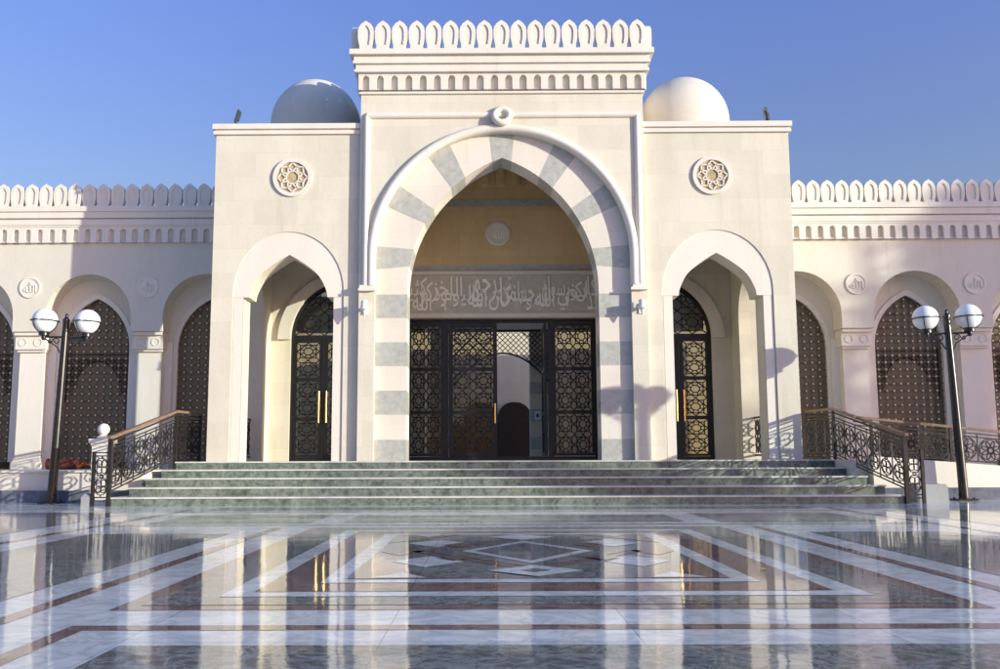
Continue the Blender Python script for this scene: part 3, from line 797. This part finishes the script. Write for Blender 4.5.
# ---- inner court seen through the doors
ic = MB()
ic.box(-9, 9, 24.6, 40, .70, .79)
ic.box(-9, -2.9, 33.6, 34, .79, 6.2); ic.box(2.9, 9, 33.6, 34, .79, 6.2)
pl = [(-2.9, .79), (-2.9, 6.2), (2.9, 6.2), (2.9, .79), (2.0, .79)] + list(reversed(pointed(0, 3.4, 2.0, 2.2, 12))) + [(-2.0, .79)]
ic.prism(pl, 33.6, 34); ic.box(-9, 9, 37.5, 37.8, .79, 6.2)
for x in (-3.9, 3.9): ic.box(x-.35, x+.35, 27.6, 28.3, .79, 4.6)
for x in (-1.75, 1.17): ic.box(x-.27, x+.27, 27.8, 28.3, .79, 4.6)
ic.box(-6, 6, 27.7, 28.4, 4.6, 5.6)
sp_ = ic; sp_.cur = 1
for x in (-1.75, 1.17):
    for z in (1.1, 1.9, 2.7, 3.5): sp_.box(x-.273, x+.273, 27.797, 28.303, z, z+.36)
court = ic.build('inner_court', [M['court'], M['grey']], mo)
wd = MB()
for c in (-.62, .72):
    wd.prism([(c-.66, .79)] + pointed(c, 2.4, .66, .62, 10) + [(c+.66, .79)], 37.36, 37.5)
wd.box(-1.9, 1.9, 37.42, 37.5, .79, 2.2)
wd.build('court_door', M['door_wood'], court)
sc = MB()
zt = 4.3; n = 22
for k in range(n + 1):
    x = -1.48 + 3.16*k/n
def scr_in(x, z): return z > 2.75 + 1.15*(1 - ((x - .1)/1.58)**2) and z < 4.55
sg = []
for k in range(-14, 30):
    x = -1.48 + k*.158
    sg += [((x, 2.7), (x + 1.9, 4.6)), ((x + 1.9, 2.7), (x, 4.6))]
for (a, b_) in sg:
    m = 40
    for k in range(m):
        p0 = (a[0] + (b_[0]-a[0])*k/m, a[1] + (b_[1]-a[1])*k/m); p1 = (a[0] + (b_[0]-a[0])*(k+1)/m, a[1] + (b_[1]-a[1])*(k+1)/m)
        if -1.48 < p0[0] < 1.68 and -1.48 < p1[0] < 1.68 and scr_in(*p0) and scr_in(*p1): sc.bar((p0[0], 27.75, p0[1]), (p1[0], 27.75, p1[1]), .022, .02)
cv = [(x, 27.75, 2.75 + 1.15*(1 - ((x - .1)/1.58)**2)) for x in [-1.48 + 3.16*k/20 for k in range(21)]]
sc.tube(cv, .03, 6); sc.bar((-1.48, 27.75, 4.56), (1.68, 27.75, 4.56), .05, .04)
sc.build('arch_screen', M['iron'], court)

# ================================================================== STAIR RAILINGS
def pattern_cell(u0, u1, v0, v1):
    """flower-and-ring ironwork, segments in panel coordinates"""
    S = []; cu = (u0+u1)/2; w = (u1-u0)
    def circ(cx, cy, rx, ry, n=12):
        P = [(cx + rx*math.cos(2*PI*k/n), cy + ry*math.sin(2*PI*k/n)) for k in range(n)]
        for k in range(n): S.append((P[k], P[(k+1) % n]))
    h = v1 - v0
    for cy in (v0 + h*.26, v0 + h*.74):
        circ(cu, cy, w*.42, h*.22)
        for k in range(4):
            a = k*PI/2 + PI/4
            circ(cu + w*.2*math.cos(a), cy + h*.105*math.sin(a), w*.17, h*.09, 8)
    S.append(((cu, v0), (cu, v0 + h*.06))); S.append(((cu, v1 - h*.06), (cu, v1)))
    circ(cu, v0 + h*.5, w*.10, h*.05, 8)
    return S
def panel(b, P0, P1, zl0, zl1, h, n, w=.014, d=.018):
    """ironwork between two posts; P0,P1 = (x,y); zl = lower line heights"""
    P0 = Vector((*P0, 0)); P1 = Vector((*P1, 0)); Ld = (P1-P0).length; nrm = (P1-P0).normalized().cross(Vector((0, 0, 1)))
    def at(u, v):
        p = P0 + (P1-P0)*u; return Vector((p.x, p.y, zl0 + (zl1-zl0)*u + v))
    for k in range(n):
        for a, c in pattern_cell(k/n, (k+1)/n, .07, h - .07): b.bar(at(*a), at(*c), w, d, out=nrm)
        if k: b.bar(at(k/n, 0), at(k/n, h), .018, .02, out=nrm)
    for v in (0, .06, h - .06, h): b.bar(at(0, v), at(1, v), .022, .022, out=nrm)
def stair_railing(s, label):
    r = empty('stair_railing', (s*7.2, 19, 0), label, 'railing', 'stair railings')
    Pa, Pb, Pc = (s*7.34, 17.72), (s*7.02, 20.40), (s*6.90, 21.74)
    h = MB()
    top = [(Pa[0] + s*.0, Pa[1] - .12, 1.26), (Pa[0], Pa[1] + .05, 1.27), (Pb[0], Pb[1], 1.87), (Pc[0], Pc[1], 1.87)]
    for p, q in zip(top, top[1:]): h.bar(p, Vector(q) + (Vector(q) - Vector(p)).normalized()*.03, .075, .055, out=(0, 0, 1))
    h.build('handrail', M['wood'], r)
    ih = MB()
    t2 = [(p[0], p[1], p[2] - .075) for p in top[1:]]
    for p, q in zip(t2, t2[1:]): ih.bar(p, q, .03, .03, out=(0, 0, 1))
    ih.build('under_rail', M['iron'], r)
    for P, z0, z1, w in ((Pa, 0, 1.24, .075), (Pb, .60, 1.84, .06), (Pc, L0, 1.84, .05)):
        b = MB(); b.box(P[0]-w/2, P[0]+w/2, P[1]-w/2, P[1]+w/2, z0, z1); b.build('post', M['iron'], r)
    b = MB(); panel(b, Pa, Pb, .26, .86, .84, 6); b.build('sloping_panel', M['iron'], r)
    b = MB(); panel(b, Pb, Pc, L0 + .06, L0 + .06, .86, 3); b.build('level_panel', M['iron'], r)
    # short return panel beside the foot post
    Q = (s*7.64, 17.72); b = MB(); b.box(Q[0]-.028, Q[0]+.028, Q[1]-.028, Q[1]+.028, 0, 1.0)
    b.build('post', M['iron'], r)
    b = MB(); panel(b, Pa, Q, .10, .10, .88, 1); b.build('return_panel', M['iron'], r)
    return r
stair_railing(-1, 'wrought iron stair railing with wooden handrail beside the white ball-topped pillar')
stair_railing(1, 'wrought iron stair railing with wooden handrail in front of the ramp')

# ================================================================== TERRACES, RAMP
def terrace(s, x0):
    t = empty('terrace_wall', (s*12, 19.3, 0), 'low white terrace wall on a blue-grey plinth behind the lamp beside the ball-topped pillar', 'wall') if s < 0 else None
    return t
tw = empty('terrace_wall', (-12, 19.3, 0), 'low white terrace wall on a dark blue-grey plinth under the left wing', 'wall')
b = MB(); b.box(-XE, -7.3, 19.30, 21.9, .24, .60); b.build('wall_face', M['trim'], tw)
b = MB(); b.box(-XE, -7.3, 19.22, 21.85, 0, .24); b.build('plinth', M['plinth'], tw)
b = MB(); b.box(-XE, -7.28, 19.24, 22.0, .60, .635); b.build('coping', M['trim'], tw)
rw = empty('ramp_wall', (11, 19.4, 0), 'white sloping ramp wall on a blue-grey plinth behind the right lamp', 'wall')
rz = lambda x: .87 - .078*(x - 7.3)
b = MB(); b.prism([(7.35, .24), (7.35, rz(7.35)), (XE, rz(XE)), (XE, .24)], 19.24, 19.5); b.build('wall_face', M['trim'], rw)
b = MB(); b.box(7.35, XE, 19.2, 19.52, 0, .24); b.build('plinth', M['plinth'], rw)
b = MB(); b.prism([(6.99, .1), (6.99, .795), (XE, rz(XE) - .14), (XE, .1)], 19.5, 21.9); b.build('ramp_surface', M['tread'], rw)
rr = empty('ramp_railing', (11, 19.37, 0), 'iron ramp railing with large rosette rings and wooden handrail', 'railing')
rt = lambda x: 1.66 - .105*(x - 7.0)
b = MB(); b.bar((7.05, 19.37, rt(7.05)), (XE, 19.37, rt(XE)), .085, .05, out=(0, 0, 1)); b.build('handrail', M['wood'], rr)
b = MB()
for dz in (-.09, -.16): b.bar((7.05, 19.37, rt(7.05)+dz), (XE, 19.37, rt(XE)+dz), .022, .025)
b.bar((7.4, 19.37, rz(7.4)+.05), (XE, 19.37, rz(XE)+.05), .022, .025)
x = 7.4
while x < XE - .5:
    xm = x + .26; za, zb = rz(xm) + .05, rt(xm) - .16; zc = (za+zb)/2; R = min(.25, (zb-za)/2)
    def circ(cx, cz, r, n):
        P = [(cx + r*math.cos(2*PI*k/n), 19.37, cz + r*math.sin(2*PI*k/n)) for k in range(n)]
        for k in range(n): b.bar(P[k], P[(k+1) % n], .018, .02)
    circ(xm, zc, R, 20); circ(xm, zc, R*.28, 10)
    for k in range(8): circ(xm + R*.55*math.cos(k*PI/4), zc + R*.55*math.sin(k*PI/4), R*.36, 10)
    b.bar((x, 19.37, rz(x)+.05), (x, 19.37, rt(x)-.09), .02, .02)
    x += .53
b.build('rosette_panel', M['iron'], rr)
for x in (7.4, 8.99, 10.58, 12.17, 13.76, 15.35):
    b = MB(); b.box(x-.025, x+.025, 19.345, 19.395, rz(x)-.02, rt(x)-.02); b.build('post', M['iron'], rr)

# ================================================================== PILLARS, BLOCKS
pi = empty('ball_pillar', (-7.80, 18.5, 0), 'square white stone pillar topped with a ball, left of the steps', 'pillar')
b = MB(); b.box(-7.95, -7.65, 18.35, 18.65, 0, 1.17); b.build('shaft', M['trim'], pi)
b = MB(); b.box(-8.00, -7.60, 18.30, 18.70, 1.17, 1.25); b.box(-7.97, -7.63, 18.33, 18.67, 1.11, 1.168); b.build('cap', M['trim'], pi)
b = MB(); b.lathe([(.12, 0), (.13, .03), (.07, .07), (.07, .09)] + [(.115*math.cos(a), .185 + .115*math.sin(a)) for a in [-1.0 + 2.5*q/10 for q in range(11)]] + [(.01, .301)], (-7.80, 18.5, 1.25), 20); b.build('ball_finial', M['trim'], pi, smooth=45)
bo = MB(); bo.box(-7.84, -7.66, 17.70, 17.88, 0, .17)
i = bo.add([(-7.84, 17.70, .17), (-7.66, 17.70, .17), (-7.66, 17.88, .17), (-7.84, 17.88, .17), (-7.79, 17.75, .235), (-7.71, 17.75, .235), (-7.71, 17.83, .235), (-7.79, 17.83, .235)])
for q in ((0,1,5,4),(1,2,6,5),(2,3,7,6),(3,0,4,7),(4,5,6,7)): bo.fi([i+k for k in q])
tag(bo.build('stone_bollard', M['greystone']), 'small grey stone bollard with chamfered top beside the ball-topped pillar', 'bollard')
bl = MB(); bl.box(7.72, 8.32, 18.2, 18.7, 0, .30)
bl.box(7.74, 8.30, 18.22, 18.68, .30, .335)
tag(bl.build('stone_block', M['greystone']), 'plain grey stone block at the foot of the right stair railing', 'block')

# ================================================================== STREET LAMPS
def street_lamp(x, y, label, lean=0):
    r = empty('street_lamp', (x, y, 0), label, 'street lamp', 'twin globe lamps')
    b = MB(); b.box(x-.19, x+.19, y-.19, y+.19, 0, .03)
    for sx in (-.13, .13):
        for sy in (-.13, .13): b.lathe([(.02, 0), (.02, .03)], (x+sx, y+sy, .03), 6)
    b.build('base_plate', M['black'], r)
    b = MB(); b.lathe([(.095, .03), (.09, .3), (.072, 2.6), (.064, 3.62), (.072, 3.63), (.072, 3.66), (.045, 3.68), (.03, 3.72), (.035, 3.75), (.012, 3.78)], (x, y, 0), 20); b.build('pole', M['black'], r, smooth=35)
    for s in (-1, 1):
        gx = x + s*.43
        a = MB(); a.tube([(x, y, 3.30), (gx, y, 3.30)], .022, 8)
        for c0, R, t0 in ((.17, .075, 0), (.30, .045, PI)):
            P = [(x + s*(c0 + R*(1 - .08*k/2)*math.cos(t0 + k*.45)), y, 3.21 + R*(1 - .045*k)*math.sin(t0 + k*.45)) for k in range(16)]
            a.tube(P, .011, 6)
        a.tube([(x + s*.08, y, 2.98), (x + s*.14, y, 3.10), (x + s*.26, y, 3.17), (gx, y, 3.28)], .013, 6)
        a.build('arm', M['black'], r, smooth=40)
        c = MB(); c.lathe([(.03, -.09), (.045, -.05), (.045, -.01), (.10, .0), (.105, .08), (.085, .11), (.01, .11)], (gx, y, 3.32), 16)
        P = [(gx + .27*math.cos(2*PI*k/32), y + .27*math.sin(2*PI*k/32), 3.62) for k in range(32)]
        c.tube(P, .013, 6, closed=True)
        for k in range(3):
            a_ = PI/2 + .5 + k*2*PI/3
            c.tube([(gx + .262*math.cos(t)*math.cos(a_), y + .262*math.cos(t)*math.sin(a_), 3.62 + .262*math.sin(t)) for t in [-1.18 + 1.18*q/8 for q in range(9)]], .010, 6)
        c.build('globe_cage', M['black'], r, smooth=40)
        g = MB(); g.lathe([(.247*math.cos(t), .247*math.sin(t)) for t in [-PI/2 + .01 + (PI - .02)*q/20 for q in range(21)]], (gx, y, 3.625), 32); g.build('globe', M['globe'], r, smooth=60)
    r.rotation_euler = (0, math.radians(lean), 0)
    return r
street_lamp(-8.95, 18.95, 'black twin globe lamp in front of the left wing', 1.8)
street_lamp(8.98, 18.95, 'black twin globe lamp in front of the ramp railing', -1.8)

street_lamp(10.35, 16.75, 'black twin globe lamp nearest the plaza, its shadow on the right pier')
# ================================================================== SMALL THINGS
def floodlight(s, label):
    r = empty('floodlight', (s*6.05, 21.0, 8.36), label, 'floodlight', 'roof corner floodlights')
    b = MB(); b.box(s*6.05 - .05, s*6.05 + .05, 20.93, 21.07, 8.36, 8.42); b.tube([(s*6.05, 21, 8.42), (s*6.05, 21, 8.52)], .02, 6); b.build('bracket', M['steel'], r)
    h = MB(); h.box(-.022, .022, -.10, .10, -.15, .15); h.box(.022, .042, -.06, .06, -.08, .08)
    ca, sa = math.cos(math.radians(16)), math.sin(math.radians(16))
    h.v = [(s*6.05 + s*(-v[0]*ca + v[2]*sa*-1) , 21 + v[1], 8.63 + (-v[0]*sa + v[2]*ca)) for v in h.v]; h.build('lamp_head', M['steel'], r)
    return r
floodlight(-1, 'dark floodlight on the roof edge beside the shaded dome'); floodlight(1, 'dark floodlight on the roof edge beside the sunlit dome')
def sconce(s, label):
    x = s*3.02; r = empty('wall_lamp', (x, PF, 4.1), label, 'wall lamp', 'pier wall lamps')
    b = MB(); b.box(x-.05, x+.05, PF-.03, PF, 3.98, 4.2); b.bar((x, PF-.02, 4.12), (x, PF-.12, 4.12), .04, .04, out=(0, 0, 1)); b.build('bracket', M['whitepaint'], r)
    b = MB(); b.lathe([(.01, -.19), (.045, -.06), (.10, -.02), (.10, .0), (.075, .02), (.075, .16), (.01, .165)], (x, PF-.17, 4.1), 16); b.build('shade', M['whitepaint'], r, smooth=35)
sconce(-1, 'small white wall lamp on the left pier of the striped arch'); sconce(1, 'small white wall lamp on the right pier of the striped arch')
cp = empty('carpet_roll', (-9.75, 21.0, .635), 'dark red rolled carpet lying on the terrace under the left arcade', 'carpet')
b = MB(); 
P = [(-10.05, 21.1, .76), (-9.40, 21.1, .76)]
b.tube(P, .122, 16); b.build('roll', M['carpet'], cp, smooth=40)
b = MB(); b.tube([(-10.052, 21.1, .76), (-10.045, 21.1, .76)], .07, 14); b.build('roll_core', M['door_wood'], cp)
b = MB(); n = 10
for i in range(n):
    for j in range(6):
        f = lambda u, v: (-9.32 + .5*u, 20.85 + .35*v, .645 + .22*max(0, 1 - abs(u-.45)*1.9)*(.7 + .3*math.sin(v*5 + u*7)) + .02*math.sin(u*23 + v*9))
        b.face([f(i/n, j/6), f((i+1)/n, j/6), f((i+1)/n, (j+1)/6), f(i/n, (j+1)/6)])
co = b.build('folded_cloth', M['orange'], None, smooth=60)
tag(co, 'crumpled orange cloth heaped next to the red carpet roll', 'cloth')
nt_ = MB(); nt_.box(1.02, 1.20, 27.78, 27.79, 1.95, 2.2); no = nt_.build('paper_notice', M['paper'])
tag(no, 'white paper notice stuck on the striped pier inside the open door', 'notice')
k = MB(); k.box(1.07, 1.15, 27.775, 27.779, 2.02, 2.13); k.build('printed_mark', M['ink'], no)

# ================================================================== TREES (their shade falls on the right wing)
def tree(px, py, h, rx, rzv, zc, n, label, seed):
    rnd = random.Random(seed)
    r = empty('plaza_tree', (px, py, 0), label, 'tree', 'trees beyond the plaza')
    t = MB(); t.tube([(px, py, 0), (px + .1, py, h*.3), (px - .05, py + .1, h*.6), (px, py, h*.9)], [.28, .22, .15, .05], 8)
    for k in range(9):
        a = rnd.uniform(0, 2*PI); z = rnd.uniform(zc - rzv*.8, zc + rzv*.4)
        t.tube([(px, py, z - .6), (px + rx*.8*math.cos(a), py + rx*.8*math.sin(a), z + .5)], [.07, .02], 5)
    t.build('trunk', M['bark'], r)
    c = MB()
    clumps = [(rnd.gauss(0, .5)*rx, rnd.gauss(0, .5)*rx, rnd.uniform(-1, 1)*rzv) for _ in range(n)]
    for cx, cy, cz in clumps:
        f = math.sqrt(max(.1, 1 - (cz/rzv)**2))
        for _ in range(60):
            p = Vector((px + cx*f + rnd.gauss(0, .35), py + cy*f + rnd.gauss(0, .35), zc + cz + rnd.gauss(0, .32)))
            a = Vector((rnd.gauss(0, 1), rnd.gauss(0, 1), rnd.gauss(0, .6))).normalized(); d_ = a.cross(Vector((rnd.gauss(0, 1), rnd.gauss(0, 1), rnd.gauss(0, 1)))).normalized()
            l, w = rnd.uniform(.12, .22), rnd.uniform(.05, .09)
            c.face([p, p + a*l*.5 + d_*w, p + a*l, p + a*l*.5 - d_*w])
    c.build('crown', M['leaf'], r)
SUN_AZ = math.atan2(1.9, -1); SUN_EL = math.radians(9.8)
K = (math.sin(SUN_AZ), math.cos(SUN_AZ))
def along(p, t): return (p*.466 + t*.885, p*.885 - t*.466)
for p, t, h, rx, rzv, zc, n, lb, sd in ((24.4, 34, 14, .5, 2.6, 9.2, 12, 'tall slender tree with a narrow open crown beyond the ramp', 1), (25.75, 33, 14, 1.0, 3.7, 9.4, 215, 'tall tree with a fuller dense crown beyond the ramp', 2)):
    x, y = along(p, t); tree(x, y, h, rx, rzv, zc, n, lb, sd)

x, y = along(17.8, 16); tree(x, y, 4.8, .75, 1.6, 3.55, 60, 'small unseen bushy tree, added out of view to shade the steps', 5)  # made-up tree out of view, placed and sized to shade the upper risers
# ================================================================== LIGHT, SKY, CAMERA
w = bpy.data.worlds.new('World'); SC.world = w; w.use_nodes = True
nt = w.node_tree; bg = nt.nodes['Background']
sky = nt.nodes.new('ShaderNodeTexSky'); sky.sky_type = 'NISHITA'; sky.sun_disc = False
sky.sun_elevation = SUN_EL; sky.sun_rotation = SUN_AZ; sky.dust_density = 1.3; sky.air_density = 1.0; sky.ozone_density = 5.0
tn = nt.nodes.new('ShaderNodeMix'); tn.data_type = 'RGBA'; tn.blend_type = 'MULTIPLY'; tn.inputs[0].default_value = 1; 
tc = nt.nodes.new('ShaderNodeTexCoord'); sz = nt.nodes.new('ShaderNodeSeparateXYZ'); nt.links.new(tc.outputs['Generated'], sz.inputs[0])
tr = nt.nodes.new('ShaderNodeValToRGB'); tr.color_ramp.elements[0].position = .2; tr.color_ramp.elements[0].color = (.96, .54, .42, 1); tr.color_ramp.elements[1].position = .46; tr.color_ramp.elements[1].color = (.98, .615, .69, 1); e3 = tr.color_ramp.elements.new(.60); e3.color = (.72, .88, 1.0, 1)
nt.links.new(sz.outputs[2], tr.inputs[0])
tk = nt.nodes.new('ShaderNodeVectorMath'); tk.operation = 'SCALE'; tk.inputs['Scale'].default_value = 1.5; nt.links.new(tr.outputs[0], tk.inputs[0]); nt.links.new(tk.outputs[0], tn.inputs[7])
nt.links.new(sky.outputs[0], tn.inputs[6]); nt.links.new(tn.outputs[2], bg.inputs[0]); bg.inputs[1].default_value = .15
sd = bpy.data.lights.new('sun', 'SUN'); sd.energy = 2.95; sd.angle = math.radians(.53); sd.color = (.96, .985, .83)
so = bpy.data.objects.new('sun', sd); COL.objects.link(so)
S = Vector((K[0]*math.cos(SUN_EL), K[1]*math.cos(SUN_EL), math.sin(SUN_EL)))
so.rotation_euler = S.to_track_quat('Z', 'Y').to_euler(); so.location = S*60

cd = bpy.data.cameras.new('camera'); cam = bpy.data.objects.new('camera', cd); COL.objects.link(cam)
cd.sensor_width = 36; cd.lens = 36*.952; cd.clip_end = 3000; cd.clip_start = .05
cd.shift_x = .0185; cd.shift_y = .0042
cam.location = (-.363, 0, .864)
cam.rotation_euler = (Matrix.Rotation(math.radians(.313), 3, 'Z') @ Matrix.Rotation(math.radians(97.12), 3, 'X') @ Matrix.Rotation(math.radians(-.21), 3, 'Z')).to_euler()
SC.camera = cam
vs = SC.view_settings; vs.view_transform = 'Standard'; vs.look = 'None'; vs.exposure = 1.07; vs.gamma = 1
SC.cycles.max_bounces = 10; SC.cycles.diffuse_bounces = 5; SC.cycles.glossy_bounces = 5; SC.cycles.transparent_max_bounces = 12
SC.cycles.use_denoising = True; SC.cycles.sample_clamp_indirect = 8
